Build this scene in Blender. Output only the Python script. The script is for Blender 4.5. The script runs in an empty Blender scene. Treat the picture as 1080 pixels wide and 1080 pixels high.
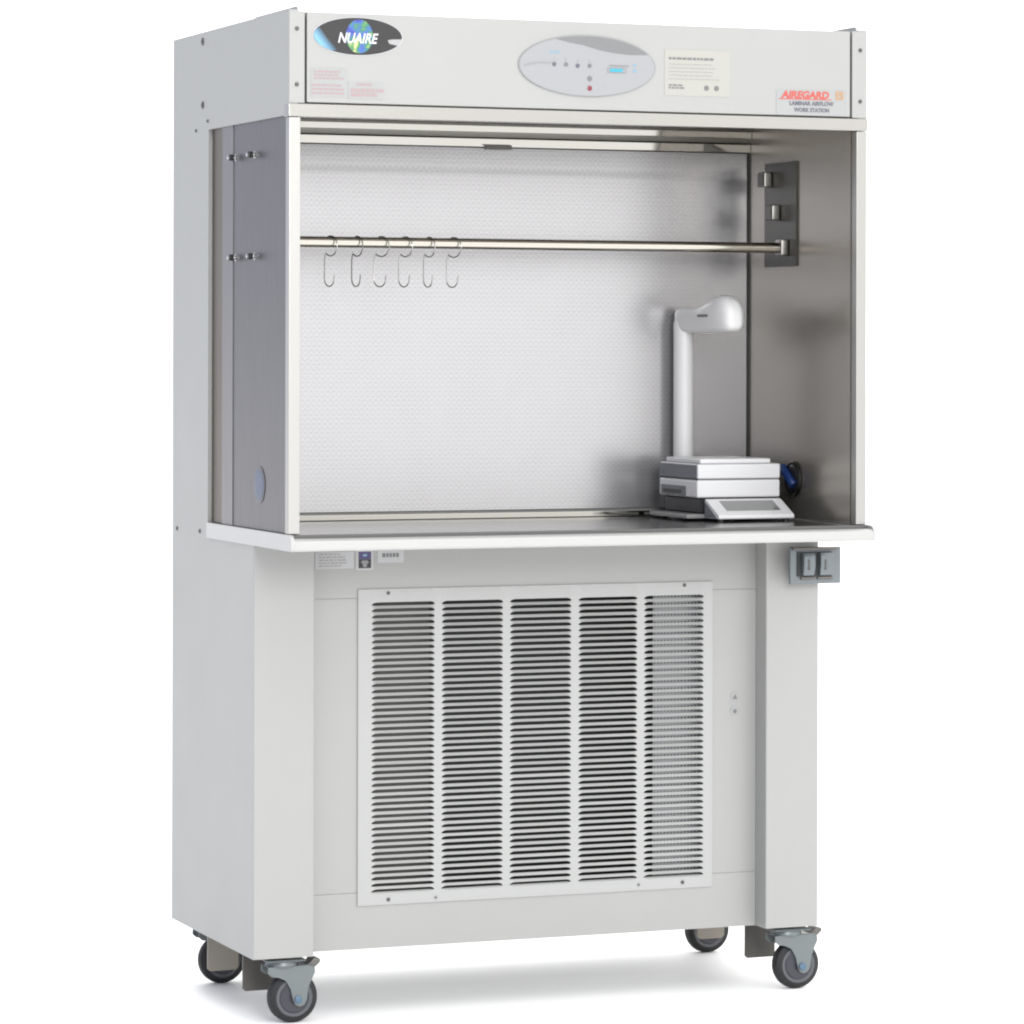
import bpy, bmesh, math, random
from mathutils import Vector, Matrix
random.seed(7)
scene = bpy.context.scene
COL = scene.collection
FZ = -0.028            # floor height; the cabinet's own dimensions are measured from 28 mm above it
W = 1.35
ORG = {}               # world origin of every object made here

# ------------------------------------------------------------------ materials
ALB = .565              # the picture is exposed a little bright; base colours are set for that exposure
def mat(name, color, rough=0.4, metal=0.0, noise=0.0, scale=40.0, bump=0.0, stretch=(1, 1, 1), spec=0.5, aniso=0.0, coat=0.0, k=None):
    k = ALB if k is None else k
    color = tuple(c * k for c in color)
    m = bpy.data.materials.new(name); m.use_nodes = True
    nt = m.node_tree; b = nt.nodes['Principled BSDF']
    b.inputs['Base Color'].default_value = (*color, 1)
    b.inputs['Roughness'].default_value = rough
    b.inputs['Metallic'].default_value = metal
    b.inputs['Specular IOR Level'].default_value = spec
    b.inputs['Anisotropic'].default_value = aniso
    b.inputs['Coat Weight'].default_value = coat
    if noise or bump:
        tc = nt.nodes.new('ShaderNodeTexCoord'); mp = nt.nodes.new('ShaderNodeMapping')
        mp.inputs['Scale'].default_value = stretch
        nz = nt.nodes.new('ShaderNodeTexNoise'); nz.inputs['Scale'].default_value = scale
        nz.inputs['Detail'].default_value = 5
        nt.links.new(tc.outputs['Object'], mp.inputs['Vector']); nt.links.new(mp.outputs['Vector'], nz.inputs['Vector'])
        if noise:
            mr = nt.nodes.new('ShaderNodeMapRange')
            mr.inputs['To Min'].default_value = max(rough - noise, 0.03); mr.inputs['To Max'].default_value = rough + noise
            nt.links.new(nz.outputs['Fac'], mr.inputs['Value']); nt.links.new(mr.outputs['Result'], b.inputs['Roughness'])
            mx = nt.nodes.new('ShaderNodeMix'); mx.data_type = 'RGBA'
            mx.inputs['A'].default_value = (*[c * (1 - noise * 0.35) for c in color], 1)
            mx.inputs['B'].default_value = (*[min(c * (1 + noise * 0.35), 1) for c in color], 1)
            nt.links.new(nz.outputs['Fac'], mx.inputs['Factor']); nt.links.new(mx.outputs['Result'], b.inputs['Base Color'])
        if bump:
            bp = nt.nodes.new('ShaderNodeBump'); bp.inputs['Strength'].default_value = bump; bp.inputs['Distance'].default_value = 0.001
            nt.links.new(nz.outputs['Fac'], bp.inputs['Height']); nt.links.new(bp.outputs['Normal'], b.inputs['Normal'])
    return m

M = {}
M['paint'] = mat('powder_coat_grey', (.497, .500, .480), .42, noise=.06, scale=7, bump=.03)
M['paint_white'] = mat('white_enamel', (.62, .617, .60), .30, noise=.02, scale=12)
M['grille'] = mat('grille_enamel', (.555, .56, .545), .40, noise=.03, scale=200, bump=.05)
M['steel'] = mat('brushed_steel_bright', (.60, .585, .55), .25, 1, noise=.04, scale=30, bump=.02, stretch=(.6, 14, 14))
M['steel_v'] = mat('brushed_steel_post', (.62, .61, .585), .34, 1, noise=.04, scale=30, bump=.02, stretch=(14, 14, .6))
M['steel_mirror'] = mat('polished_steel_frame', (.74, .72, .665), .06, 1, noise=.01, scale=30, stretch=(.6, 14, 14))
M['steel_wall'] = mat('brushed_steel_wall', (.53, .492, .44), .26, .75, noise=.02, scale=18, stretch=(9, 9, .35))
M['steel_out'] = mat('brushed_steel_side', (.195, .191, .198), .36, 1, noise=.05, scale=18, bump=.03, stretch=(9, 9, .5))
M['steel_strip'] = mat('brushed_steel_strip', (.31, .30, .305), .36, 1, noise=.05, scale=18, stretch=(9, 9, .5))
M['steel_blue'] = mat('blue_tinted_steel', (.12, .16, .25), .36, .8, noise=.05, scale=18)
M['edge_reflection'] = mat('grey_tray_edge_reflection', (.15, .15, .147), .5, noise=.05, scale=30)  # grey standing for the dark reflection along the tray's front edge
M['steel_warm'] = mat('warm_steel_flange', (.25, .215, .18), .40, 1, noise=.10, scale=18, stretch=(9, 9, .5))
M['steel_dark'] = mat('dark_steel_plate', (.105, .10, .09), .35, 1, noise=.08, scale=60, stretch=(9, 9, 1))
M['steel_tray'] = mat('brushed_steel_tray', (.62, .61, .60), .20, 1, noise=.08, scale=24, bump=.04, stretch=(.5, 10, 10))
M['rod'] = mat('polished_rod', (.80, .76, .68), .14, 1, noise=.04, scale=60)
M['wire'] = mat('hook_wire', (.70, .69, .66), .25, 1, noise=.05, scale=90)
M['knob'] = mat('satin_steel_block', (.42, .41, .38), .35, 1, noise=.05, scale=90)
M['chrome'] = mat('chrome_bolt', (.85, .85, .87), .12, 1, noise=.04, scale=120)
M['screw'] = mat('dull_screw', (.17, .17, .165), .45, .7, noise=.08, scale=300)
M['zinc'] = mat('zinc_plate', (.25, .28, .285), .42, .5, noise=.12, scale=45, bump=.06)
M['beige'] = mat('beige_bracket', (.43, .39, .33), .5, .1, noise=.08, scale=50)
M['bracket'] = mat('grey_bracket', (.20, .19, .175), .45, .5, noise=.12, scale=35)
M['tyre'] = mat('dark_rubber', (.010, .010, .0115), .65, noise=.1, scale=70, bump=.05)
M['hub'] = mat('slate_hub', (.045, .048, .062), .5, noise=.08, scale=70)
M['ring'] = mat('grey_wheel_ring', (.13, .135, .15), .45, noise=.08, scale=70)
M['bolt_blue'] = mat('blue_zinc_bolt', (.14, .23, .33), .4, .4, noise=.06, scale=90)
M['dark'] = mat('dark_plastic', (.014, .015, .016), .5, noise=.06, scale=80)
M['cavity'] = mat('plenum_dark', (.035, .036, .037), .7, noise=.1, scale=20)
M['cavity_lite'] = mat('plenum_baffle', (.46, .475, .48), .45, .2, noise=.1, scale=20)
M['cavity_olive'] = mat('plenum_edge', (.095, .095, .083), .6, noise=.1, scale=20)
M['seam'] = mat('seam_shadow_gasket', (.22, .22, .215), .7, noise=.05, scale=60)
M['panel_lite'] = mat('control_membrane', (.43, .438, .448), .30, noise=.05, scale=60)
M['panel_dark'] = mat('control_membrane_dark', (.255, .258, .262), .30, noise=.05, scale=60)
M['panel_mid'] = mat('control_membrane_rim', (.37, .375, .38), .35, noise=.05, scale=60)
M['ink'] = mat('grey_ink', (.22, .22, .22), .5, noise=.04, scale=60)
M['ink_pale'] = mat('pale_ink', (.42, .42, .40), .5, noise=.04, scale=60)
M['ink_dark'] = mat('dark_ink', (.15, .15, .19), .5, noise=.04, scale=60)
M['ink_red'] = mat('faded_red_ink', (.50, .36, .37), .5, noise=.04, scale=60)
M['ink_blue'] = mat('pale_blue_ink', (.28, .46, .60), .5, noise=.04, scale=60)
M['red'] = mat('red_print', (.70, .12, .09), .45, noise=.05, scale=60)
M['orange'] = mat('orange_print', (.62, .36, .17), .45, noise=.05, scale=60)
M['cream'] = mat('cream_label', (.53, .525, .475), .45, noise=.04, scale=60)
M['sticker'] = mat('white_label', (.66, .66, .665), .45, noise=.04, scale=60)
M['sticker_clear'] = mat('clear_label', (.475, .48, .475), .3, noise=.04, scale=60)
M['purple'] = mat('purple_print', (.085, .06, .20), .4, noise=.05, scale=60)
M['logo_black'] = mat('logo_black', (.022, .020, .022), .3, noise=.05, scale=60)
M['logo_white'] = mat('logo_white', (.85, .85, .87), .4, noise=.03, scale=60)
M['logo_grey'] = mat('logo_grey', (.33, .33, .34), .4, noise=.05, scale=60)
M['badge_grey'] = mat('badge_glint_print', (.50, .49, .50), .4, noise=.05, scale=60)
M['led_red'] = mat('red_lamp_lens', (.30, .03, .06), .25, noise=.05, scale=60)
M['cyan'] = mat('cyan_display_glass', (.05, .48, .62), .2, noise=.05, scale=60)
M['blue'] = mat('blue_plug', (.010, .038, .17), .22, noise=.05, scale=60)
M['blue_steel'] = mat('blue_tinted_cover', (.13, .17, .27), .3, .6, noise=.08, scale=60)
M['plastic'] = mat('white_plastic', (.98, .98, .985), .30, noise=.02, scale=30)
M['plastic_lamp'] = mat('ivory_white_plastic', (.99, .985, .98), .32, noise=.02, scale=30)
M['slate'] = mat('slate_plastic', (.16, .175, .20), .4, noise=.05, scale=120)
M['grey_plastic'] = mat('mid_grey_plastic', (.30, .30, .30), .4, noise=.05, scale=120)
M['lcd'] = mat('grey_lcd', (.36, .365, .36), .18, noise=.04, scale=60)
M['outlet'] = mat('outlet_cast_metal', (.25, .28, .295), .42, .4, noise=.1, scale=60, bump=.05)

# filter screen: bright perforated metal, rows of small holes
def filter_mat():
    m = mat('perforated_screen', (.80, .79, .795), .26, .80)
    nt = m.node_tree; b = nt.nodes['Principled BSDF']
    tc = nt.nodes.new('ShaderNodeTexCoord'); sp = nt.nodes.new('ShaderNodeSeparateXYZ')
    nt.links.new(tc.outputs['Object'], sp.inputs['Vector'])
    def node(op, a, bb=None):
        n = nt.nodes.new('ShaderNodeMath'); n.operation = op
        for i, v in enumerate((a, bb)):
            if v is None: continue
            if isinstance(v, (int, float)): n.inputs[i].default_value = v
            else: nt.links.new(v, n.inputs[i])
        return n.outputs[0]
    k = 2 * math.pi / .0135
    wob = nt.nodes.new('ShaderNodeTexNoise'); wob.inputs['Scale'].default_value = 26; wob.inputs['Detail'].default_value = 3
    nt.links.new(tc.outputs['Object'], wob.inputs['Vector'])
    w_ = node('MULTIPLY', wob.outputs['Fac'], 2.2)
    d1 = node('SINE', node('ADD', node('MULTIPLY', node('ADD', sp.outputs['X'], sp.outputs['Z']), k), w_))
    d2 = node('SINE', node('ADD', node('MULTIPLY', node('SUBTRACT', sp.outputs['X'], sp.outputs['Z']), k), w_))
    line = node('SINE', node('ADD', node('MULTIPLY', sp.outputs['Z'], 2 * math.pi / .0103), w_))
    holes = node('MULTIPLY', node('ADD', d1, 1.0), node('ADD', d2, 1.0))        # dimples in staggered rows
    f = node('ADD', node('MULTIPLY', holes, 0.10), node('MULTIPLY', node('ADD', line, 1.0), 0.10))
    nz = nt.nodes.new('ShaderNodeTexNoise'); nz.inputs['Scale'].default_value = 9; nz.inputs['Detail'].default_value = 4
    nt.links.new(tc.outputs['Object'], nz.inputs['Vector'])
    f = node('MULTIPLY', f, node('ADD', nz.outputs['Fac'], 0.45))
    mx = nt.nodes.new('ShaderNodeMix'); mx.data_type = 'RGBA'
    mx.inputs['A'].default_value = (.42, .415, .42, 1); mx.inputs['B'].default_value = (.295, .291, .296, 1)
    nt.links.new(f, mx.inputs['Factor']); nt.links.new(mx.outputs['Result'], b.inputs['Base Color'])
    bp = nt.nodes.new('ShaderNodeBump'); bp.inputs['Strength'].default_value = .12; bp.inputs['Distance'].default_value = .0004
    nt.links.new(f, bp.inputs['Height']); bp.invert = True
    nt.links.new(bp.outputs['Normal'], b.inputs['Normal'])
    return m
M['filter'] = filter_mat()

def globe_mat():
    m = mat('globe_print', (.05, .1, .5), .35); nt = m.node_tree; b = nt.nodes['Principled BSDF']
    tc = nt.nodes.new('ShaderNodeTexCoord'); nz = nt.nodes.new('ShaderNodeTexNoise')
    nz.inputs['Scale'].default_value = 42; nz.inputs['Detail'].default_value = 3
    cr = nt.nodes.new('ShaderNodeValToRGB'); e = cr.color_ramp.elements
    e[0].position = .36; e[0].color = (.03, .035, .24, 1); e[1].position = .66; e[1].color = (.42, .42, .20, 1)
    for p, c in ((.46, (.04, .11, .34, 1)), (.53, (.025, .15, .10, 1)), (.59, (.09, .23, .06, 1))):
        x = e.new(p); x.color = c
    nt.links.new(tc.outputs['Object'], nz.inputs['Vector']); nt.links.new(nz.outputs['Fac'], cr.inputs['Fac'])
    nt.links.new(cr.outputs['Color'], b.inputs['Base Color'])
    return m
M['globe'] = globe_mat()

def swoosh_mat():
    m = mat('blue_flare_print', (.2, .5, .8), .35); nt = m.node_tree; b = nt.nodes['Principled BSDF']
    tc = nt.nodes.new('ShaderNodeTexCoord'); mp = nt.nodes.new('ShaderNodeMapping'); gr = nt.nodes.new('ShaderNodeTexGradient')
    mp.inputs['Rotation'].default_value = (0, math.radians(35), 0)
    cr = nt.nodes.new('ShaderNodeValToRGB'); e = cr.color_ramp.elements
    e[0].position = .12; e[0].color = (.03, .13, .26, 1); e[1].position = .80; e[1].color = (.012, .02, .03, 1)
    x = e.new(.40); x.color = (.15, .34, .50, 1)
    nt.links.new(tc.outputs['Generated'], mp.inputs['Vector']); nt.links.new(mp.outputs['Vector'], gr.inputs['Vector'])
    nt.links.new(gr.outputs['Fac'], cr.inputs['Fac']); nt.links.new(cr.outputs['Color'], b.inputs['Base Color'])
    return m
M['swoosh'] = swoosh_mat()

def floor_mat():
    m = mat('white_studio_floor', (.94, .94, .94), .6, noise=.02, scale=3, k=1)
    return m
M['floor'] = floor_mat()

# ------------------------------------------------------------------ mesh builder
class MB:
    def __init__(s): s.bm = bmesh.new()
    def box(s, x0, x1, y0, y1, z0, z1, bev=0.0, seg=2, only=None):
        b = bmesh.new(); bmesh.ops.create_cube(b, size=1)
        for v in b.verts:
            v.co = Vector(((x0 + x1) / 2 + v.co.x * (x1 - x0), (y0 + y1) / 2 + v.co.y * (y1 - y0), (z0 + z1) / 2 + v.co.z * (z1 - z0)))
        if bev:
            ed = [e for e in b.edges if only is None or only(e)]
            bmesh.ops.bevel(b, geom=ed, offset=bev, segments=seg, profile=.5, affect='EDGES')
        return s.add(b)
    def add(s, b, mtx=None):
        me = bpy.data.meshes.new('tmp'); b.to_mesh(me); b.free()
        if mtx is not None: me.transform(mtx)
        s.bm.from_mesh(me); bpy.data.meshes.remove(me); return s
    def prism(s, pts, axis, a0, a1, bev=0.0, seg=2):
        # pts: 2D outline; axis 'x' -> (y,z), 'y' -> (x,z), 'z' -> (x,y)
        b = bmesh.new()
        def P(p, a): return {'x': (a, p[0], p[1]), 'y': (p[0], a, p[1]), 'z': (p[0], p[1], a)}[axis]
        v0 = [b.verts.new(P(p, a0)) for p in pts]; v1 = [b.verts.new(P(p, a1)) for p in pts]
        n = len(pts)
        b.faces.new(v0); b.faces.new(v1[::-1])
        for i in range(n): b.faces.new((v0[i], v1[i], v1[(i + 1) % n], v0[(i + 1) % n]))
        bmesh.ops.recalc_face_normals(b, faces=b.faces[:])
        if bev:
            ed = [e for e in b.edges if len(e.link_faces) == 2 and e.calc_face_angle(0) > math.radians(28)]
            bmesh.ops.bevel(b, geom=ed, offset=bev, segments=seg, profile=.5, affect='EDGES')
        return s.add(b)
    def ellipse(s, cx, cz, rx, rz, y0, y1, n=64, bev=0.0):
        return s.prism([(cx + rx * math.cos(2 * math.pi * i / n), cz + rz * math.sin(2 * math.pi * i / n)) for i in range(n)], 'y', y0, y1, bev)
    def lathe(s, prof, p0, d, n=40):
        # prof: list of (r, t) along axis d from p0
        d = Vector(d).normalized(); a = d.orthogonal().normalized(); c = d.cross(a); p0 = Vector(p0)
        b = bmesh.new(); rings = []
        for r, t in prof:
            rings.append([b.verts.new(p0 + d * t + (a * math.cos(2 * math.pi * i / n) + c * math.sin(2 * math.pi * i / n)) * max(r, 1e-5)) for i in range(n)])
        for q in range(len(rings) - 1):
            for i in range(n): b.faces.new((rings[q][i], rings[q][(i + 1) % n], rings[q + 1][(i + 1) % n], rings[q + 1][i]))
        b.faces.new(rings[0][::-1]); b.faces.new(rings[-1])
        bmesh.ops.recalc_face_normals(b, faces=b.faces[:])
        return s.add(b)
    def cyl(s, p0, p1, r, n=24, ch=0.0):
        L = (Vector(p1) - Vector(p0)).length
        pr = [(r, 0), (r, L)] if not ch else [(r - ch, 0), (r, ch), (r, L - ch), (r - ch, L)]
        return s.lathe(pr, p0, Vector(p1) - Vector(p0), n)
    def tube(s, pts, r, n=10):
        pts = [Vector(p) for p in pts]; b = bmesh.new(); rings = []
        up = None
        for i, p in enumerate(pts):
            t = (pts[min(i + 1, len(pts) - 1)] - pts[max(i - 1, 0)]).normalized()
            if up is None: up = t.orthogonal().normalized()
            up = (up - t * up.dot(t)).normalized(); c = t.cross(up)
            rings.append([b.verts.new(p + (up * math.cos(2 * math.pi * k / n) + c * math.sin(2 * math.pi * k / n)) * r) for k in range(n)])
        for q in range(len(rings) - 1):
            for k in range(n): b.faces.new((rings[q][k], rings[q][(k + 1) % n], rings[q + 1][(k + 1) % n], rings[q + 1][k]))
        b.faces.new(rings[0][::-1]); b.faces.new(rings[-1])
        bmesh.ops.recalc_face_normals(b, faces=b.faces[:])
        return s.add(b)
    def loft(s, rings):
        b = bmesh.new(); R = [[b.verts.new(p) for p in r] for r in rings]; n = len(R[0])
        for q in range(len(R) - 1):
            for k in range(n): b.faces.new((R[q][k], R[q][(k + 1) % n], R[q + 1][(k + 1) % n], R[q + 1][k]))
        b.faces.new(R[0][::-1]); b.faces.new(R[-1])
        bmesh.ops.recalc_face_normals(b, faces=b.faces[:])
        return s.add(b)
    def build(s, name, m, parent=None, smooth=True, origin=None):
        me = bpy.data.meshes.new(name); s.bm.to_mesh(me); s.bm.free()
        return link(name, me, m, parent, smooth, origin)

def link(name, me, m, parent=None, smooth=True, origin=None):
    if origin is None:
        lo = Vector([min(v.co[i] for v in me.vertices) for i in range(3)]); hi = Vector([max(v.co[i] for v in me.vertices) for i in range(3)])
        origin = (lo + hi) / 2
    origin = Vector(origin)
    me.transform(Matrix.Translation(-origin))
    me.materials.clear(); me.materials.append(m)
    if smooth:
        me.polygons.foreach_set('use_smooth', [True] * len(me.polygons)); me.set_sharp_from_angle(angle=math.radians(32))
    o = bpy.data.objects.new(name, me); COL.objects.link(o)
    if smooth:
        wn = o.modifiers.new('weighted_normals', 'WEIGHTED_NORMAL'); wn.mode = 'FACE_AREA'; wn.weight = 90; wn.keep_sharp = True
    if parent is not None:
        o.parent = parent; o.location = origin - ORG[parent.name]
    else: o.location = origin
    ORG[o.name] = origin
    return o

def empty(name, loc):
    o = bpy.data.objects.new(name, None); COL.objects.link(o); o.location = loc
    o.empty_display_size = .1; ORG[o.name] = Vector(loc); return o
def tag(o, label, cat=None, group=None, kind=None):
    o['label'] = label
    if cat: o['category'] = cat
    if group: o['group'] = group
    if kind: o['kind'] = kind
    return o

def text(body, size, cx, y, cz, m, parent, name='lettering', shear=0.0, width=None, depth=.0006, off=0.0):
    cu = bpy.data.curves.new('txt', 'FONT'); cu.body = body; cu.size = size; cu.shear = shear
    cu.align_x = 'CENTER'; cu.align_y = 'CENTER'; cu.extrude = depth / 2; cu.offset = off; cu.resolution_u = 3
    t = bpy.data.objects.new('txt', cu); COL.objects.link(t)
    me = bpy.data.meshes.new_from_object(t.evaluated_get(bpy.context.evaluated_depsgraph_get()))
    bpy.data.objects.remove(t); bpy.data.curves.remove(cu)
    if width:
        xs = [v.co.x for v in me.vertices]; k = width / (max(xs) - min(xs)); c0 = (max(xs) + min(xs)) / 2
        for v in me.vertices: v.co.x = (v.co.x - c0) * k
    me.transform(Matrix.Translation((cx, y, cz)) @ Matrix.Rotation(math.pi / 2, 4, 'X'))
    return link(name, me, m, parent, smooth=False)

def fine_print(x0, x1, z0, z1, rows, y, m, parent, fill=.86, name='fine_print', h=.45):
    """rows of word-length strokes: small print too small to read in the photograph"""
    mb = MB(); dz = (z1 - z0) / rows
    for r in range(rows):
        zc = z1 - (r + .5) * dz; x = x0; end = x0 + (x1 - x0) * (fill + random.uniform(-.12, .12))
        while x < end - .003:
            w = random.uniform(.004, .012); w = min(w, end - x)
            mb.box(x, x + w, y - .0005, y, zc - dz * h / 2, zc + dz * h / 2); x += w + .0022
    return mb.build(name, m, parent, smooth=False)

# ================================================================== THE WORKSTATION
ws = empty('laminar_flow_workstation', (W / 2, .43, FZ))
tag(ws, 'tall pale grey laminar flow workstation with open steel work bay, louvred base and castors', 'lab workstation')

YB, YP, YR, D, ZT = .236, .291, .580, .862, 2.147
# --- painted housing: two C shaped cheeks, posts, rear column, roof
h = MB()
hz0 = 1.926
Cp = [(YB + .06, .12), (D, .12), (D, ZT), (.0, ZT), (.0, hz0), (YR, hz0), (YR, 1.012), (YB + .06, 1.012)]
for x0, x1 in ((0, .02), (W - .02, W)):
    h.prism(Cp, 'x', x0, x1)
vert = lambda e: abs(e.verts[0].co.z - e.verts[1].co.z) > .1
for x0, x1 in ((0, .138), (1.218, W)):
    h.box(x0, x1, YB, YB + .06, .12, 1.012, .0035, 3, only=lambda e: vert(e) and e.verts[0].co.y < YB + .01)
h.box(.02, W - .02, D - .02, D - .001, .121, ZT - .004)          # back
h.box(.02, W - .02, .012, D - .021, ZT - .014, ZT - .004)        # roof
h.box(.02, W - .02, YR, YR + .012, 1.012, hz0 + .05)             # bulkhead behind the filter
h.box(.02, W - .02, YB + .061, D - .021, .124, .134)             # base floor
h.build('housing', M['paint'], ws, smooth=True)
for xc in (.022, W - .022):
    lip = MB(); lip.prism([(.004, ZT - .002), (.012, ZT + .008), (.30, ZT + .008), (.305, ZT - .002)], 'x', xc - .0015, xc + .0015); lip.build('roof_lip', M['paint'], ws)

# --- header front
hp = MB(); hp.box(.0395, 1.3085, -.001, .012, 1.953, 2.143, .002, 2)
header = hp.build('header_panel', M['paint'], ws)
for x0, x1 in ((.0005, .0345), (1.3135, 1.3495)):
    fl = MB(); fl.box(x0, x1, -.0015, .011, 1.951, 2.144, .0015, 2); fl.build('header_flange', M['paint'], ws)
sb = MB(); sb.box(.021, W - .021, .0125, .016, 1.951, 2.140); sb.build('seam_gasket', M['seam'], ws)
def screw(x, y, z, d, parent, r=.0055, m='screw'):
    d = Vector(d); mb = MB(); p = Vector((x, y, z))
    mb.lathe([(r, 0), (r, .0012), (r * .75, .0026), (r * .3, .0028), (r * .28, .0016)], p, d, 16)
    return mb.build('screw', M[m], parent)
for x, z in ((.017, 2.107), (.017, 1.990), (1.333, 2.102), (1.333, 1.988)): screw(x, -.0015, z, (0, -1, 0), ws, .0045)
for y, z, r in ((.626, 2.126, .009), (.625, 1.983, .009), (.676, 1.928, .004), (.585, 1.945, .004), (.822, 1.022, .005), (.640, 1.024, .005)):
    screw(0, y, z, (-1, 0, 0), ws, r)

# --- bay frame
t = MB(); t.box(-.001, W + .001, -.004, .03, 1.9225, 1.9495, .0015, 2); t.build('bay_trim', M['steel'], ws)
for x0, x1 in ((.0005, .0255), (W - .0255, W - .0005)):
    p = MB(); p.box(x0, x1, -.002, .022, 1.0475, 1.9215, .0015, 2); p.build('bay_post', M['steel_v'], ws)
u = MB(); u.box(.0205, W - .0205, .031, .5795, 1.956, 1.966); u.build('bay_ceiling', M['steel_wall'], ws)
def flange_strip(xa, xb, m, y0, y1):
    b = MB(); b.box(xa, xb, y0, y1, 1.0475, 1.9255); return b.build('wall_flange', m, ws)
# left wall (outer face of dark steel, warm flange against the rear column), right wall
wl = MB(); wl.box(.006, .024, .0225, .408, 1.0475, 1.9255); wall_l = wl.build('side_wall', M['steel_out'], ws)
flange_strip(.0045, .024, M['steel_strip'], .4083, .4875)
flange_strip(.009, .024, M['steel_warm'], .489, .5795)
wr = MB(); wr.box(1.326, 1.3295, .0310, .5795, 1.0475, 1.9555); wr.box(1.3297, 1.345, .0225, .5795, 1.0475, 1.9255); wall_r = wr.build('side_wall', M['steel_wall'], ws)
# ports with a blue plug, one in each wall
mb = MB(); mb.lathe([(.034, 0), (.040, .0003), (.040, .0012), (.034, .0015)], (.006, .215, 1.144), (-1, 0, 0), 48); g_ = mb.build('cord_port', M['steel_out'], wall_l)
mb = MB(); mb.lathe([(.033, .0003), (.033, .0018), (.020, .0022)], (.006, .215, 1.144), (-1, 0, 0), 40); mb.build('port_plug', M['steel_blue'], g_)
mb = MB(); mb.lathe([(.036, 0), (.041, .001), (.042, .004), (.039, .007), (.035, .006), (.034, .002)], (1.326, .314, 1.138), (-1, 0, 0), 48); g_ = mb.build('cord_port', M['steel_dark'], wall_r)
mb = MB(); mb.lathe([(.0335, .001), (.0335, .006), (.028, .009), (.010, .010)], (1.326, .314, 1.138), (-1, 0, 0), 40); mb.build('port_plug', M['dark'], g_)
mb = MB(); mb.tube([(1.311, .314 + .030, 1.163), (1.306, .314 + .012, 1.155), (1.306, .314 - .010, 1.141), (1.312, .314 - .024, 1.124)], .0105, 12); mb.build('plug_handle', M['blue'], g_)
mb = MB(); mb.tube([(1.312, .314 + .032, 1.1475), (1.306, .314 + .010, 1.1425), (1.306, .314 - .012, 1.130)], .0022, 8); mb.build('pull_tab', M['ring'], g_)
for y in (.386, .247):
    for z in (1.854, 1.635):
        mb = MB(); mb.lathe([(.0075, 0), (.0075, .003), (.0055, .004), (.005, .008)], (.006, y, z), (-1, 0, 0), 24)
        b = mb.build('bolt', M['chrome'], wall_l)
        mb = MB(); mb.lathe([(.0070, .0082), (.0070, .0165)], (.006, y, z), (-1, 0, 0), 24); mb.build('bolt_dark_reflection', M['dark'], b)  # black reflection in the chrome, built as a dark band
        mb = MB(); mb.lathe([(.0042, .0167), (.0042, .0205), (.003, .0220)], (.006, y, z), (-1, 0, 0), 20); mb.build('bolt_tip', M['chrome'], b)

# --- rod bracket, rod
bk = MB(); bk.box(1.3215, 1.3258, .300, .470, 1.628, 1.870, .0008, 1); bracket = bk.build('rod_bracket', M['steel_dark'], ws)
for y, z in ((.443, 1.832), (.400, 1.754)):
    k = MB(); k.box(1.300, 1.3212, y - .018, y + .018, z - .018, z + .018, .004, 2); kn = k.build('rod_socket', M['knob'], bracket)
    mb = MB(); mb.box(1.2985, 1.2998, y - .0165, y + .0165, z - .0165, z + .0165, .0006, 1); mb.build('socket_bore', M['steel_dark'], kn)
k = MB(); k.box(1.302, 1.3212, .337, .373, 1.653, 1.690, .004, 2); k.build('rod_socket', M['knob'], bracket)
r = MB(); r.cyl((.0245, .355, 1.671), (1.3015, .355, 1.6705), .0122, 32); r.build('hanging_rod', M['rod'], ws)

# --- filter and its frame
f = MB(); f.box(.03, 1.320, .565, .579, 1.066, 1.8978); f.build('filter_screen', M['filter'], ws, smooth=False)
fb = MB(); fb.prism([(.5648, 1.8355), (.5644, 1.8365), (.5648, 1.850)], 'x', .03, 1.320); fb.build('screen_crease', M['filter'], ws, smooth=False)
for pr in ([(.5565, 1.9005), (.5539, 1.919), (.560, 1.9225), (.5795, 1.9225), (.5795, 1.9005)], [(.5485, 1.9340), (.5465, 1.9485), (.5795, 1.9485), (.5795, 1.9340)]):
    fr = MB(); fr.prism(pr, 'x', .0245, 1.3255, .0012); fr.build('filter_frame', M['steel_mirror'], ws)
fr = MB(); fr.box(.0205, W - .0205, .574, .5798, 1.9230, 1.9555); fr.build('frame_backing', M['knob'], ws)
for x0, x1 in ((1.3205, 1.3255), (.0245, .0295)):
    fs = MB(); fs.box(x0, x1, .568, .578, 1.06, 1.899); fs.build('filter_gasket', M['dark'], ws)
lo = MB(); lo.box(.0265, 1.3255, .552, .5795, 1.0475, 1.0595, .0012, 2); lo.build('filter_sill', M['steel_mirror'], ws)
cl = MB(); cl.prism([(.648, 1.9045), (.662, 1.8945), (.717, 1.8945), (.717, 1.9045)], 'y', .548, .5555); cl.build('filter_clip', M['bracket'], ws)

# --- work tray and worktop
tr = MB(); tr.box(.027, 1.323, -.004, .5515, 1.030, 1.0462, .0015, 2); tr.build('work_tray', M['steel_tray'], ws)
se = MB(); se.box(.0045, W - .0005, -.0075, -.0045, 1.030, 1.0458, .001, 1); se.build('tray_edge_reflection', M['edge_reflection'], ws)  # dark reflection in the steel tray edge, built as a grey strip
wt = MB()
prof = [(-.033, 1.0125), (-.036, 1.016), (-.036, 1.028), (-.034, 1.034), (-.029, 1.0375), (-.022, 1.0385), (-.010, 1.0385), (-.008, 1.0365), (-.008, 1.028), (YR - .002, 1.028), (YR - .002, 1.0125)]
wt.prism(prof, 'x', .0037, W + .0013)
def end_cap(x0, x1, m):
    pr = [(-.033, 1.0125), (-.036, 1.016), (-.036, 1.030), (-.034, 1.037), (-.029, 1.0425), (-.022, 1.0465), (YR - .002, 1.0465), (YR - .002, 1.0125)]
    b = MB(); b.prism(pr, 'x', x0, x1); return b.build('worktop_end_cap', m, ws)
wt.build('worktop', M['paint_white'], ws)
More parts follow.
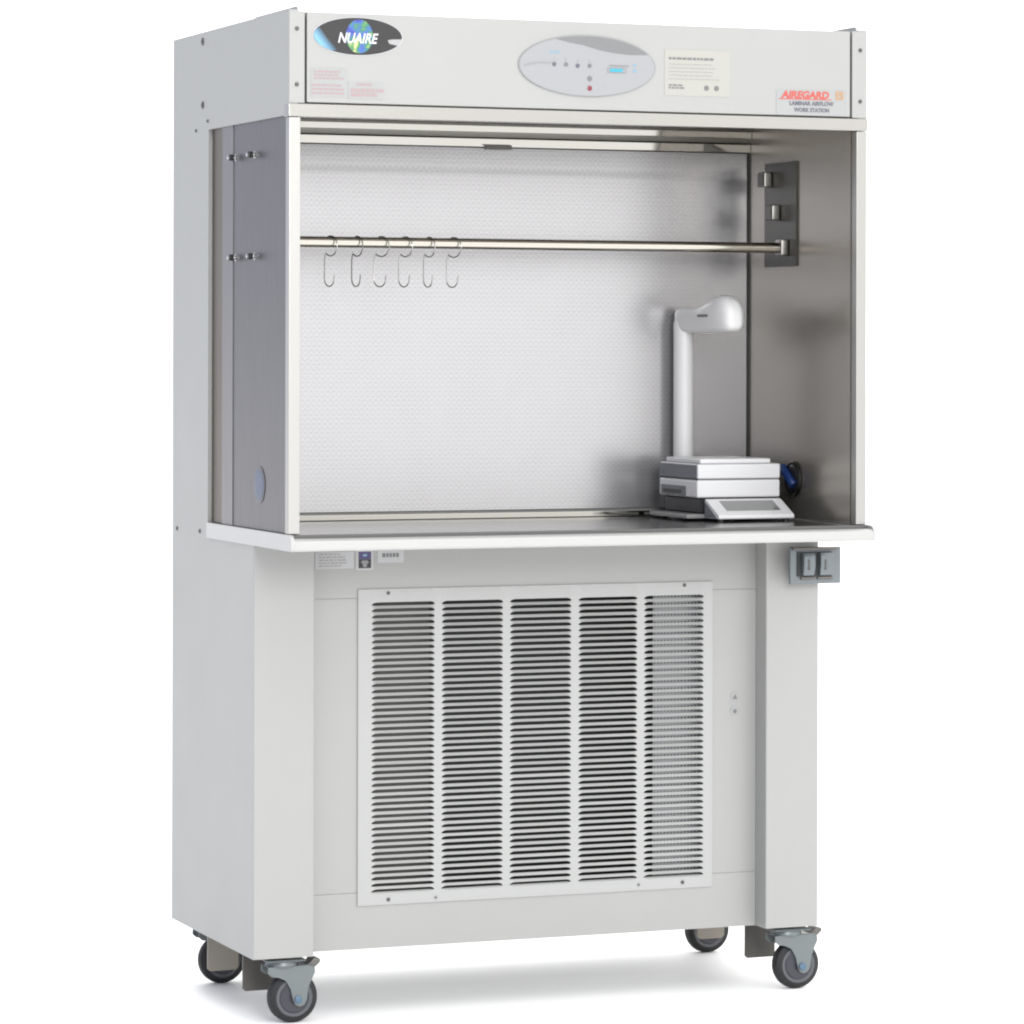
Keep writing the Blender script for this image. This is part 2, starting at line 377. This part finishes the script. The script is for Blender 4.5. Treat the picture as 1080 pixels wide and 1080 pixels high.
end_cap(-.004, .0035, M['paint_white']); end_cap(W + .0015, W + .006, M['paint_white'])

# --- recessed front of the base, with its two seams
GX0, GX1, GZ0, GZ1 = .270, 1.097, .236, .892
for x0, x1, z0, z1, dy in ((.1385, 1.2175, .8897, 1.0115, 0), (.1385, 1.2175, .12, .2433, 0), (.1385, GX0, .2440, .8890, .0003), (GX1, 1.2175, .2440, .8890, .0003)):
    fp = MB(); fp.box(x0, x1, YP + dy, YP + .012, z0, z1); fp.build('front_panel', M['paint'], ws, smooth=False)
for x0, x1 in ((.1385, GX0), (GX1, 1.2175)):
    gk = MB(); gk.box(x0, x1, YP + .0122, YP + .015, .13, 1.0); gk.build('panel_backing', M['seam'], ws)
# plenum seen through the louvres
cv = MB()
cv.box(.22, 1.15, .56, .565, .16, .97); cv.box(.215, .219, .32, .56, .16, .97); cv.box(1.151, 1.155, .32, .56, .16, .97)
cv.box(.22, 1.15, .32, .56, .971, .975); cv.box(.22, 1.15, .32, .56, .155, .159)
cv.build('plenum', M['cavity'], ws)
# perforated baffle behind the right hand louvres
def perforated(x0, x1, z0, z1, y, pitch, rad):
    b = bmesh.new(); nx = int((x1 - x0) / pitch); nz = int((z1 - z0) / pitch); n = 8
    for i in range(nx):
        for j in range(nz):
            cx = x0 + (i + .5) * pitch; cz = z0 + (j + .5) * pitch; hh = pitch / 2
            sq = [(hh, 0), (hh, hh), (0, hh), (-hh, hh), (-hh, 0), (-hh, -hh), (0, -hh), (hh, -hh)]
            vo = [b.verts.new((cx + p[0], y, cz + p[1])) for p in sq]
            vi = [b.verts.new((cx + rad * math.cos(k * math.pi / 4), y, cz + rad * math.sin(k * math.pi / 4))) for k in range(n)]
            for k in range(n): b.faces.new((vo[k], vo[(k + 1) % n], vi[(k + 1) % n], vi[k]))
    bmesh.ops.remove_doubles(b, verts=b.verts[:], dist=1e-5)
    r = bmesh.ops.extrude_face_region(b, geom=b.faces[:])
    bmesh.ops.translate(b, verts=[v for v in r['geom'] if isinstance(v, bmesh.types.BMVert)], vec=(0, .0015, 0))
    bmesh.ops.recalc_face_normals(b, faces=b.faces[:])
    return b
pb = MB(); pb.add(perforated(.975, 1.110, .19, .94,   .322, .0084, .0019)); pb.build('perforated_baffle', M['cavity_lite'], ws, smooth=False)
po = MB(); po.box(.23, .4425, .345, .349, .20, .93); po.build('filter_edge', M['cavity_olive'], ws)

# --- louvred intake grille: one pressed sheet
def louvre_sheet():
    b = bmesh.new()
    x0, x1, z0, z1 = .2555, 1.1075, .2150, .9085
    cols = [(.2865, .4345), (.4505, .5965), (.6125, .7605), (.7775, .9215), (.9375, 1.0855)]
    N = 47; zt, zb = .8795, .2495; pitch = (zt - zb) / (N - 1); gap = pitch * .57; drop = pitch * .48; e = .014
    stations = [(x0, 0, 0)]
    jit = [[(random.gauss(0, .00018), random.gauss(0, .0003)) for _ in range(N)] for _ in range(6)]
    for ci, (a, c) in enumerate(cols):
        S = 7
        for k in range(S + 1):
            u = k / S; stations.append((a + e * u, math.sqrt(max(0, 1 - (1 - u) ** 2)), ci))
        stations.append(((a + c) / 2, 1, ci))
        for k in range(S + 1):
            u = 1 - k / S; stations.append((c - e * u, math.sqrt(max(0, 1 - (1 - u) ** 2)), ci))
    stations.append((x1, 0, 0))
    yf = YP - .0035
    lines = []
    for x, op, ci in stations:
        row = [b.verts.new((x, yf, z1))]
        for i in range(N):
            zc = zt - i * pitch
            jz, jy = jit[ci][i]; top = zc - drop * (1 - op) + jz * op; bot = top - (gap + jz) * op
            # lower lip of the slat above stands proud, upper edge of the slat below is pressed in
            row.append(b.verts.new((x, yf - (.0022 + jy) * op, top + .0)))
            row.append(b.verts.new((x, yf + .0024 * op, bot)))
            row.append(b.verts.new((x, yf + .0005 * op, bot - (pitch - gap) * .40)))
        row.append(b.verts.new((x, yf, z0)))
        lines.append(row)
    for q in range(len(lines) - 1):
        A, B = lines[q], lines[q + 1]; opn = stations[q][1] + stations[q + 1][1] > 0.001
        for k in range(len(A) - 1):
            if k >= 1 and (k - 1) % 3 == 0 and k < len(A) - 2 and opn: continue      # the slot itself
            try: b.faces.new((A[k], A[k + 1], B[k + 1], B[k]))
            except ValueError: pass
    bmesh.ops.dissolve_degenerate(b, dist=1e-6, edges=b.edges[:])
    bmesh.ops.recalc_face_normals(b, faces=b.faces[:])
    r = bmesh.ops.extrude_face_region(b, geom=b.faces[:])
    bmesh.ops.translate(b, verts=[v for v in r['geom'] if isinstance(v, bmesh.types.BMVert)], vec=(0, .0012, 0))
    bmesh.ops.recalc_face_normals(b, faces=b.faces[:])
    return b
g = MB(); g.add(louvre_sheet())
gx0, gx1, gz0, gz1 = .2555, 1.1075, .2150, .9085
for q in ((gx0, gx0 + .003, gz0, gz1), (gx1 - .003, gx1, gz0, gz1), (gx0 + .003, gx1 - .003, gz0, gz0 + .003), (gx0 + .003, gx1 - .003, gz1 - .003, gz1)):
    g.box(q[0], q[1], YP - .0022, YP - .0003, q[2], q[3])
grille = g.build('intake_grille', M['grille'], ws)
for x, z in ((.325, .8995), (1.037, .9015), (.327, .226), (1.034, .228)): screw(x, YP - .0036, z, (0, -1, 0), grille, .0042)
for x, z in ((.438, .225), (.926, .228)): screw(x, YP - .0036, z, (0, -1, 0), grille, .0032, 'grey_plastic')
for z in (.644, .611):
    mb = MB(); mb.ellipse(1.165, z, .011, .0125, YP - .001, YP, 28); s_ = mb.build('warning_sticker', M['sticker_clear'], ws)
    mb = MB()
    if z > .63: mb.prism([(1.159, z - .005), (1.171, z - .005), (1.165, z + .006)], 'y', YP - .0016, YP - .001)
    else: mb.ellipse(1.165, z, .0045, .005, YP - .0016, YP - .001, 20)
    mb.build('symbol', M['ink'], s_)

# --- labels under the worktop
def label(x0, x1, z0, z1, y, m, parent=ws, name='label', th=.0008):
    b = MB(); b.box(x0, x1, y - th, y, z0, z1); return b.build(name, m, parent, smooth=False)
l1 = label(.157, .246, .955, .992, YP, M['sticker']); fine_print(.165, .240, .958, .990, 5, YP - .0008, M['ink_pale'], l1, .8, h=.4)
l2 = label(.251, .291, .951, .996, YP, M['sticker'])
b = MB(); b.box(.257, .286, YP - .0014, YP - .0008, .975, .991); b.build('printed_band', M['purple'], l2, smooth=False)
b = MB(); b.box(.257, .286, YP - .0014, YP - .0008, .955, .9748); b.build('printed_band', M['logo_black'], l2, smooth=False)
b = MB(); b.prism([(.268, .957), (.275, .957), (.277, .965), (.281, .968), (.277, .972), (.266, .972), (.262, .968), (.266, .965)], 'y', YP - .0019, YP - .0014); b.build('emblem', M['logo_grey'], l2, smooth=False)
b = MB(); b.box(.267, .276, YP - .0019, YP - .0014, .981, .986); b.build('emblem', M['ink_blue'], l2, smooth=False)
l3 = label(.302, .362, .966, .993, YP, M['sticker']); text('00183', .020, .333, YP - .0013, .981, M['ink'], l3, 'fine_print', width=.036) if False else fine_print(.312, .352, .977, .988, 1, YP - .0008, M['ink'], l3, .95, h=.8)

# --- header badge: black oval, blue flare, globe, lettering
yb_ = -.001
b = MB(); b.ellipse(.152, 2.0945, .1000, .0405, yb_ - .001, yb_, 72); badge = b.build('maker_badge', M['logo_white'], ws, smooth=False)
b = MB(); b.ellipse(.152, 2.0945, .0985, .0392, yb_ - .0018, yb_ - .001, 72); b.build('badge_field', M['logo_black'], badge, smooth=False)
def ell(a, cx=.152, cz=2.0945, rx=.0980, rz=.0388): return (cx + rx * math.cos(a), cz + rz * math.sin(a))
pts = [ell(math.radians(q)) for q in range(158, 238, 4)] + [(.108, 2.0645), (.084, 2.088), (.068, 2.1105)]
b = MB(); b.prism(pts, 'y', yb_ - .0024, yb_ - .0018); b.build('badge_flare', M['swoosh'], badge, smooth=False)
pts = [ell(math.radians(q)) for q in range(-26, -3, 3)] + [(.228, 2.0905), (.218, 2.088), (.222, 2.081)]
b = MB(); b.prism(pts, 'y', yb_ - .0024, yb_ - .0018); b.build('badge_glint', M['badge_grey'], badge, smooth=False)
b = MB(); b.ellipse(.155, 2.0945, .0305, .0355, yb_ - .0024, yb_ - .0018, 48); b.build('badge_globe', M['globe'], badge, smooth=False)
text('NUAIRE', .030, .152, yb_ - .0030, 2.0895, M['logo_white'], badge, 'badge_lettering', shear=.28, width=.090, off=.0007)

# --- red small print labels
lb = label(.048, .130, 1.965, 2.026, yb_, M['sticker_clear'])
fine_print(.055, .122, 2.001, 2.022, 3, yb_ - .0008, M['ink_red'], lb, .92, h=.55); fine_print(.050, .126, 1.969, 1.994, 3, yb_ - .0008, M['ink_red'], lb, .95, h=.5)
lb = label(.131, .209, 1.963, 1.999, yb_, M['sticker_clear'])
fine_print(.150, .186, 1.990, 1.997, 1, yb_ - .0008, M['ink_red'], lb, 1, h=.7); fine_print(.137, .204, 1.967, 1.986, 2, yb_ - .0008, M['ink_red'], lb, 1, h=.75)

# --- oval control panel
c_x, c_z = .6755, 2.0475
b = MB(); b.ellipse(c_x, c_z, .1605, .0665, yb_ - .003, yb_, 90, .0012); cp = b.build('control_panel', M['panel_mid'], ws)
b = MB(); b.ellipse(c_x, c_z, .1575, .0640, yb_ - .0036, yb_ - .003, 90); b.build('panel_face', M['panel_lite'], cp, smooth=False)
def ce(a, rx=.1572, rz=.0637): return (c_x + rx * math.cos(math.radians(a)), c_z + rz * math.sin(math.radians(a)))
low = [(.835 - .014, c_z + .0275)]
pts = [ce(a) for a in range(26, 121, 4)] + [(.632, 2.0975), (.665, 2.0925), (.700, 2.0835), (.735, 2.0775), (.775, 2.0745)]
b = MB(); b.prism(pts, 'y', yb_ - .0042, yb_ - .0036); b.build('panel_crescent', M['panel_dark'], cp, smooth=False)
pts = [(.527, 2.047), (.545, 2.0525), (.57, 2.0545), (.60, 2.0535), (.60, 2.0505), (.57, 2.0505), (.548, 2.0475), (.530, 2.043)]
b = MB(); b.prism(pts, 'y', yb_ - .0042, yb_ - .0036); b.build('panel_wave', M['panel_mid'], cp, smooth=False)
for x, z in ((.5975, 2.0495), (.6250, 2.0495), (.6520, 2.0475), (.6800, 2.0480)):
    b = MB(); b.lathe([(.0045, 0), (.0045, .0012), (.003, .002)], (x, yb_ - .0036, z), (0, -1, 0), 20); k = b.build('button', M['ink_dark'] if x < .61 or abs(x - .652) < .01 else M['ink'], cp)
    b = MB(); b.box(x - .0015, x + .0015, yb_ - .0042, yb_ - .0036, z + .007, z + .014); b.build('button_mark', M['ink_pale'], cp, smooth=False)
for z, m in ((2.0205, M['ink']), (1.9995, M['led_red'])):
    b = MB(); b.lathe([(.0055, 0), (.0055, .001), (.003, .0022)], (.680, yb_ - .0036, z), (0, -1, 0), 20); b.build('indicator_lamp', m, cp)
b = MB(); b.box(.722, .766, yb_ - .0046, yb_ - .0036, 2.0345, 2.0455, .001, 2); b.build('display', M['panel_mid'], cp)
b = MB(); b.box(.727, .757, yb_ - .0052, yb_ - .0046, 2.0365, 2.0435); b.build('display_digits', M['cyan'], cp, smooth=False)
b = MB(); b.box(.726, .772, yb_ - .0042, yb_ - .0036, 2.0490, 2.0510); b.build('panel_wave', M['panel_dark'], cp, smooth=False)
fine_print(.587, .612, 2.0715, 2.0795, 1, yb_ - .0036, M['ink_blue'], cp, 1, h=.6)
fine_print(.782, .792, 2.034, 2.058, 2, yb_ - .0036, M['ink_blue'], cp, 1, h=.5)

# --- cream notice
lb = label(.858, 1.014, 1.9895, 2.0895, yb_, M['cream'])
fine_print(.868, .985, 2.0665, 2.0745, 1, yb_ - .0008, M['ink'], lb, 1.05, h=.62)
fine_print(.868, .985, 2.0220, 2.0620, 5, yb_ - .0008, M['ink_pale'], lb, .95, h=.22)
fine_print(.868, .905, 2.0035, 2.0150, 2, yb_ - .0008, M['ink'], lb, 1, h=.6)
for x in (.958, .982):
    b = MB(); b.ellipse(x, 2.0075, .0058, .0058, yb_ - .0014, yb_ - .0008, 20); b.build('symbol', M['ink'], lb, smooth=False)

# --- model label with red lettering
lb = label(1.127, 1.298, 1.9545, 2.011, yb_, M['sticker_clear'])
text('AIREGARD', .022, 1.197, yb_ - .0013, 1.9985, M['red'], lb, 'lettering', shear=.18, width=.118, off=.0009)
text('ES', .024, 1.282, yb_ - .0013, 1.9985, M['orange'], lb, 'lettering', width=.020, off=.0007)
b = MB(); b.box(1.133, 1.262, yb_ - .0012, yb_ - .0008, 1.9885, 1.9905); b.build('underline', M['red'], lb, smooth=False)
text('LAMINAR AIRFLOW', .0130, 1.213, yb_ - .0013, 1.9800, M['ink_dark'], lb, 'lettering', width=.108, off=.0003)
text('WORK STATION', .0125, 1.213, yb_ - .0013, 1.9655, M['ink_dark'], lb, 'lettering', width=.086, off=.0003)

# --- outlet box on the right post
o_ = MB(); o_.box(1.292, 1.3485, .2005, .2355, .910, .984, .002, 1); ob = o_.build('outlet_box', M['outlet'], ws)
b = MB(); b.box(1.256, 1.3835, .190, .200, .9045, .988, .0025, 2); pl = b.build('outlet_plate', M['outlet'], ob)
b = MB(); b.box(1.259, 1.3700, .180, .1895, .9815, .9875, .001, 1); b.build('plate_hood', M['bracket'], ob)
for x0, x1 in ((1.284, 1.313), (1.326, 1.359)):
    b = MB(); b.prism([(.1895, .920), (.180, .925), (.175, .945), (.175, .968), (.180, .976), (.1895, .978)], 'x', x0, x1, .003); c = b.build('outlet_cover', M['outlet'], ob)
    b = MB(); b.box(x0 - .012, x0 - .0015, .187, .1895, .922, .978); b.build('cover_slot', M['dark'], ob)
    b = MB(); b.box(x0 + .010, x0 + .014,   .1728, .1748, .936, .960, .0008, 1); b.build('cover_latch', M['bracket'], c)
    b = MB(); b.cyl((x0 - .004, .185, .918), (x1, .185, .918), .0035, 12); b.build('hinge', M['bracket'], c)

# --- castors (built once at the origin, then copied) and floor brackets
def caster_parts(root_loc):
    X, Y, Z = root_loc                   # wheel centre on the floor
    zc = .0555; R = .0555
    f = MB(); P = lambda dx, dy, dz: (X + dx, Y + dy, FZ + dz)
    # mounting plate, swivel head, two fork cheeks
    f.box(X - .068, X + .020, Y - .040, Y + .040, FZ + .137, FZ + .142, .002, 1)
    f.lathe([(.034, 0), (.036, .004), (.034, .012), (.026, .013)], P(-.024, 0, .124), (0, 0, 1), 32)
    out = [(-.070, .126), (-.071, .112), (-.062, .104), (-.045, .101), (-.030, .094), (-.019, .075), (-.013, .050), (-.008, .040), (.002, .036), (.012, .040), (.018, .050), (.022, .078), (.030, .096), (.037, .110), (.036, .122), (.020, .126)]
    for s in (-1, 1):
        f.prism([(X + a + .008, FZ + c) for a, c in out], 'y', Y + s * .024 - .0018, Y + s * .024 + .0018, .001, 1)
    f.box(X - .060, X + .042, Y - .0255, Y + .0255, FZ + .1235, FZ + .1265, .001, 1)
    fork = f.build('caster', M['zinc'], ws)
    w = MB(); w.lathe([(.030, -.0165), (R - .013, -.0175), (R - .009, -.0165), (R - .002, -.0125), (R, -.006), (R, .006), (R - .002, .0125), (R - .009, .0165), (R - .013, .0175), (.030, .0165)], P(0, 0, zc), (0, 1, 0), 56)
    w.build('wheel', M['tyre'], fork)
    w = MB()
    for s in (-1,):
        w.lathe([(.0400, 0), (.0410, .0012), (.0390, .0014), (.0382, .0006)], P(0, s * .0170, zc), (0, s, 0), 48)
    w.build('wheel_ring', M['ring'], fork)
    w = MB(); w.lathe([(.034, -.0185), (.031, -.0205), (.014, -.0200), (.012, -.0215), (.012, .0215), (.014, .0200), (.031, .0205), (.034, .0185)], P(0, 0, zc), (0, 1, 0), 48)
    w.build('wheel_hub', M['hub'], fork)
    a = MB()
    a.lathe([(.006, -.0315), (.0085, -.030), (.0085, -.026), (.004, -.0258), (.004, .0258), (.0085, .026), (.0085, .030), (.006, .0315)], P(.006, 0, zc - .003), (0, 1, 0), 20)
    a.build('axle_bolt', M['bolt_blue'], fork)
    p = MB(); p.prism([(X + .020, FZ + .122), (X + .036, FZ + .131), (X + .044, FZ + .140), (X + .058, FZ + .138), (X + .060, FZ + .131), (X + .050, FZ + .122), (X + .040, FZ + .116), (X + .030, FZ + .114)], 'y', Y - .020, Y + .020, .003)
    p.build('brake_pedal', M['bracket'], fork)
    return fork
c0 = caster_parts((.104, .285, 0))
base = ORG[c0.name].copy()
for x, y in ((1.316, .285), (.106, .815), (1.334, .815)):
    c = c0.copy(); COL.objects.link(c); c.location = c0.location + Vector((x - .104, y - .285, 0))
    for ch in list(c0.children):
        d = ch.copy(); COL.objects.link(d); d.parent = c
for x0, x1, y, zb, m in ((.028, .108, .40, .024, 'bracket'), (1.243, 1.320, .40, .026, 'bracket'), (.026, .099, .66, .027, 'beige'), (1.240, 1.309, .66, .031, 'beige')):
    b = MB(); b.prism([(x0, .1195), (x0, zb + .006), (x0 + .006, zb), (x1 - .006, zb), (x1, zb + .006), (x1, .1195)], 'y', y, y + .005, .001, 1)
    b.box(x0, x1, y + .0055, y + .055, .1135, .1190)
    b.build('floor_bracket', M[m], ws)

# ================================================================== HOOKS ON THE ROD
def hook_path(cx):
    a = math.radians(20); ux, uy = math.sin(a), -math.cos(a)
    sz = []
    cz, r = 1.6625, .0222                                    # loop round the rod
    for q in range(118, -181, -14): sz.append((r * math.cos(math.radians(q)) * 1.02 + .001, cz + r * math.sin(math.radians(q))))
    sz = [p for p in sz if not (p[0] < -.012 and p[1] > cz - .012 and p[1] < cz + .016)]
    sz += [(-.0185, 1.640), (-.0205, 1.630), (-.0205, 1.610), (-.0205, 1.598)]
    for q in range(180, 366, 15): sz.append((-.0035 + .017 * math.cos(math.radians(q)), 1.5905 + .017 * math.sin(math.radians(q))))
    sz.append((.0150, 1.599))
    return [(cx + s * ux, .355 + s * uy, z) for s, z in sz]
names = ['first wire hook on the steel rod, nearest the left bay post',
         'second wire hook from the left bay post, darkest of the six on the rod',
         'third wire hook from the left bay post on the steel rod',
         'fourth wire hook from the left bay post on the steel rod',
         'fifth wire hook from the left bay post on the steel rod',
         'sixth wire hook from the left bay post, last on the rod towards the balance']
m_hook2 = mat('hook_wire_dark', (.36, .35, .33), .3, 1, noise=.05, scale=90)
proto = None
for i, x in enumerate((.212, .2735, .3305, .3870, .4430, .5015)):
    if proto is None:
        mb = MB(); mb.tube(hook_path(x), .00135, 10); proto = mb.build('wire_hook', M['wire']); o = proto
    else:
        o = proto.copy(); COL.objects.link(o); o.location = proto.location + Vector((x - .212, 0, 0))
        o.rotation_euler.z = math.radians((0, -6, 11, 4, -5, 7)[i])
    tag(o, names[i], 'hook', 'wire hooks on the hanging rod')
    if i == 1:
        o.data = proto.data.copy(); o.data.materials[0] = m_hook2

# ================================================================== BALANCE
ZW = 1.0463
bal = empty('laboratory_balance', (1.18, .38, ZW))
tag(bal, 'white laboratory balance with slate side and sloping keypad on the steel work tray', 'balance')
bx0, bx1, by0, by1 = 1.0648, 1.2735, .280, .494
b = MB(); b.box(bx0 - .028, bx1 + .004, by0 - .004, by1 - .006, ZW + .006, ZW + .016, .003, 2); b.build('base_plate', M['grey_plastic'], bal)
b = MB(); b.box(bx0 + .012, bx1 - .006, by0 + .004, by1 - .004, ZW + .0165, 1.098, .003, 1); b.build('undercarriage', M['dark'], bal)
b = MB(); b.box(bx0, bx1, by0, by1, 1.0985, 1.1395, .005, 3); lower = b.build('lower_body', M['plastic'], bal)
b = MB(); b.box(bx0 - .0015, bx0 + .002, by0 + .062, by1 - .014, 1.1015, 1.1245, .001, 1); sock = b.build('side_socket', M['slate'], lower)
b = MB(); b.box(bx0 - .0025, bx0 - .0015, by0 + .085, by1 - .030, 1.106, 1.115); b.build('socket_opening', M['dark'], lower)
b = MB(); b.box(bx0 + .002, bx1 - .002, by0 + .002, by1 - .002, 1.1398, 1.1412); b.build('seam', M['ink'], bal)
b = MB(); b.box(bx0 + .0015, bx1, by0, by1, 1.1415, 1.1755, .004, 3); up = b.build('upper_body', M['plastic'], bal)
b = MB(); b.box(bx0 - .0012, bx0 + .0012, by0 + .002, by1 - .004, 1.1425, 1.1735, .0008, 1); b.build('side_cheek', M['slate'], up)
b = MB(); b.box(bx0 + .012, bx1 - .020, by0 + .010, by1 - .012, 1.1757, 1.1870, .003, 3); b.build('weighing_pan', M['plastic'], bal)
kp = MB(); ky0, ky1 = .206, .2785
kp.prism([(ky0 - .004, ZW + .007), (ky0 - .006, ZW + .012), (ky0 - .003, ZW + .017), (ky1 - .010, 1.094), (ky1, 1.097), (ky1, ZW + .007)], 'x', 1.0826, 1.2716, .0025)
keypad = kp.build('keypad_housing', M['plastic'], bal)
sl = Vector((0, ky1 - .010 - ky0 + .003, 1.094 - ZW - .017)); up_n = Vector((0, -sl.z, sl.y)).normalized()
def on_slope(u0, u1, x0, x1, h0, h1):
    p0 = Vector((0, ky0 - .003, ZW + .017)); q = []
    bm = bmesh.new(); vs = []
    for hh in (h0, h1):
        for x, u_ in ((x0, u0), (x1, u0), (x1, u1), (x0, u1)):
            c = p0 + sl * u_ + up_n * hh; vs.append(bm.verts.new((x, c.y, c.z)))
    for idx in ((0, 1, 2, 3), (4, 5, 6, 7), (0, 1, 5, 4), (1, 2, 6, 5), (2, 3, 7, 6), (3, 0, 4, 7)): bm.faces.new([vs[k] for k in idx])
    bmesh.ops.recalc_face_normals(bm, faces=bm.faces[:]); return bm
b = MB(); b.add(on_slope(.26, .92, 1.112, 1.246, .0002, .0012)); b.build('display_window', M['lcd'], keypad, smooth=False)
b = MB(); b.add(on_slope(.28, .40, 1.232, 1.243, .0013, .0020)); b.build('key', M['slate'], keypad, smooth=False)
b = MB(); b.prism([(ky0 + .006, ZW + .010), (ky1 - .004, ZW + .010), (ky1 - .004, 1.088), (ky1 - .012, 1.086)], 'x', 1.0811, 1.0824); b.build('keypad_gasket', M['slate'], keypad, smooth=False)
for x, y in ((1.096, .220), (1.258, .220), (bx0 + .01, by1 - .01), (bx1 - .02, by1 - .01)):
    b = MB(); b.cyl((x, y, ZW), (x, y, ZW + .0072), .007, 18); b.build('foot', M['dark'], bal)

# ================================================================== HOODED POST BEHIND THE BALANCE
lx, ly, lr = 1.1390, .5235, .0232
lamp = empty('hooded_post', (lx, ly, ZW))
tag(lamp, 'white upright post with rounded overhanging head standing behind the balance', 'stand')
b = MB(); b.lathe([(lr + .005, 0), (lr + .005, .006), (lr + .003, .010), (lr, .012), (lr, .452), (lr - .004, .460)], (lx, ly, ZW), (0, 0, 1), 40); post = b.build('post', M['plastic_lamp'], lamp)
hd = Vector((.12, -1, 0)).normalized(); side = Vector((hd.y, -hd.x, 0)) * -1
L = .262
prof = [(-.0235, 1.494, 1.517, .010), (-.021, 1.483, 1.5265, .016), (-.012, 1.477, 1.533, .022), (.004, 1.4750, 1.535, .0245), (.05, 1.4745, 1.5355, .026), (.090, 1.4742, 1.536, .028), (.115, 1.474, 1.5395, .030),
        (.145, 1.474, 1.549, .033), (.175, 1.474, 1.557, .0355), (.200, 1.474, 1.5605, .037), (.222, 1.474, 1.5585, .036), (.240, 1.475, 1.550, .033), (.252, 1.478, 1.538, .028), (.259, 1.484, 1.524, .020), (.262, 1.492, 1.512, .010)]
rings = []
for s, z0, z1, w in prof:
    s = s * .90 if s > 0 else s * .8; w *= .84
    ring = []; n = 28; zc = (z0 + z1) / 2; hh = (z1 - z0) / 2
    for k in range(n):
        a = 2 * math.pi * k / n; cx = math.cos(a); sn = math.sin(a); e = .62 if sn < 0 else .85
        p = Vector((lx, ly, 0)) + hd * s + side * (w * math.copysign(abs(cx) ** .75, cx))
        ring.append((p.x, p.y, zc + hh * math.copysign(abs(sn) ** e, sn)))
    rings.append(ring)
b = MB(); b.loft(rings); head = b.build('hood', M['plastic_lamp'], lamp)
fp_ = MB()
for k in range(5):
    s = .112 + k * .011
    p = Vector((lx, ly, 1.5135)) + hd * s; q = p - side * 0
    # small print on the flank that faces the camera
    for sg in (-1,):
        w = .0248 + k * .0012
        c = p + Vector((-1, 0, 0)) * (w + .0005)
        fp_.box(c.x - .0012, c.x + .0012, c.y - .0048, c.y + .0048, c.z - .003, c.z + .003)
fp_.build('fine_print', M['ink'], head, smooth=False)

# ================================================================== FLOOR
fl = MB(); fl.box(-90, 90, -60, 120, FZ - .05, FZ); flo = fl.build('studio_floor', M['floor'], None, smooth=False, origin=(0, 0, FZ))
tag(flo, 'seamless white studio floor under the castors', 'floor', kind='structure')

# ================================================================== LIGHT
w = bpy.data.worlds.new('World'); scene.world = w; w.use_nodes = True
nt = w.node_tree; bg = nt.nodes['Background']
tc = nt.nodes.new('ShaderNodeTexCoord')
dot = nt.nodes.new('ShaderNodeVectorMath'); dot.operation = 'DOT_PRODUCT'
dv = Vector((.8, 0, .6)); dot.inputs[1].default_value = dv
nt.links.new(tc.outputs['Generated'], dot.inputs[0])
mr = nt.nodes.new('ShaderNodeMapRange'); mr.inputs['From Min'].default_value = -1; mr.inputs['From Max'].default_value = 1
nt.links.new(dot.outputs['Value'], mr.inputs['Value'])
cr = nt.nodes.new('ShaderNodeValToRGB'); e = cr.color_ramp.elements
def el(pos, c):
    x = e.new(pos); x.color = (*c, 1)
e[0].position = 0; e[0].color = (.25, .28, .375, 1); e[1].position = 1; e[1].color = (1.0, .995, .985, 1)
el(.30, (.29, .315, .405)); el(.42, (.48, .495, .55)); el(.54, (.64, .645, .66)); el(.60, (.69, .69, .695)); el(.69, (1.0, 1.0, .995))
nt.links.new(mr.outputs['Result'], cr.inputs['Fac']); nt.links.new(cr.outputs['Color'], bg.inputs['Color'])
bg.inputs['Strength'].default_value = 1.30

def area(name, loc, target, sx, sy, power, color=(1, 1, 1)):
    l = bpy.data.lights.new(name, 'AREA'); l.shape = 'RECTANGLE'; l.size = sx; l.size_y = sy; l.energy = power; l.color = color
    o = bpy.data.objects.new(name, l); COL.objects.link(o); o.location = loc
    o.rotation_euler = (Vector(target) - Vector(loc)).to_track_quat('-Z', 'Y').to_euler(); return o
area('front_softbox', (-.35, -7.1, 3.1), (.75, .3, 1.0), 2.2, 2.0, 155)
area('overhead_fill', (1.0, -.6, 5.6), (.7, .1, 0), 6, 6, 40)  # added unseen fill lamp, lifts the floor towards white

# ================================================================== CAMERA
f_px, py, yaw, roll = 3911.594, 364.667, .3740631, .0021875
cd = bpy.data.cameras.new('camera'); cam = bpy.data.objects.new('camera', cd); COL.objects.link(cam)
fwd = Vector((math.sin(yaw), math.cos(yaw), 0)); rt = Vector((math.cos(yaw), -math.sin(yaw), 0)); upv = Vector((0, 0, 1))
r_ = rt * math.cos(roll) + upv * math.sin(roll); u_ = -rt * math.sin(roll) + upv * math.cos(roll)
cam.matrix_world = Matrix(((r_.x, u_.x, -fwd.x, -2.400421), (r_.y, u_.y, -fwd.y, -7.396641), (r_.z, u_.z, -fwd.z, 1.443366), (0, 0, 0, 1)))
cd.sensor_fit = 'HORIZONTAL'; cd.sensor_width = 36; cd.lens = f_px / 1080 * 36
cd.shift_y = -(540 - py) / 1080; cd.clip_start = .1; cd.clip_end = 400
scene.camera = cam
scene.view_settings.view_transform = 'Standard'; scene.view_settings.look = 'None'
scene.view_settings.exposure = .85; scene.view_settings.gamma = 1
scene.view_settings.use_curve_mapping = False
scene.render.engine = 'CYCLES'
scene.cycles.pixel_filter_type = 'BLACKMAN_HARRIS'; scene.cycles.filter_width = 2.1
scene.cycles.max_bounces = 10; scene.cycles.glossy_bounces = 6; scene.cycles.diffuse_bounces = 5
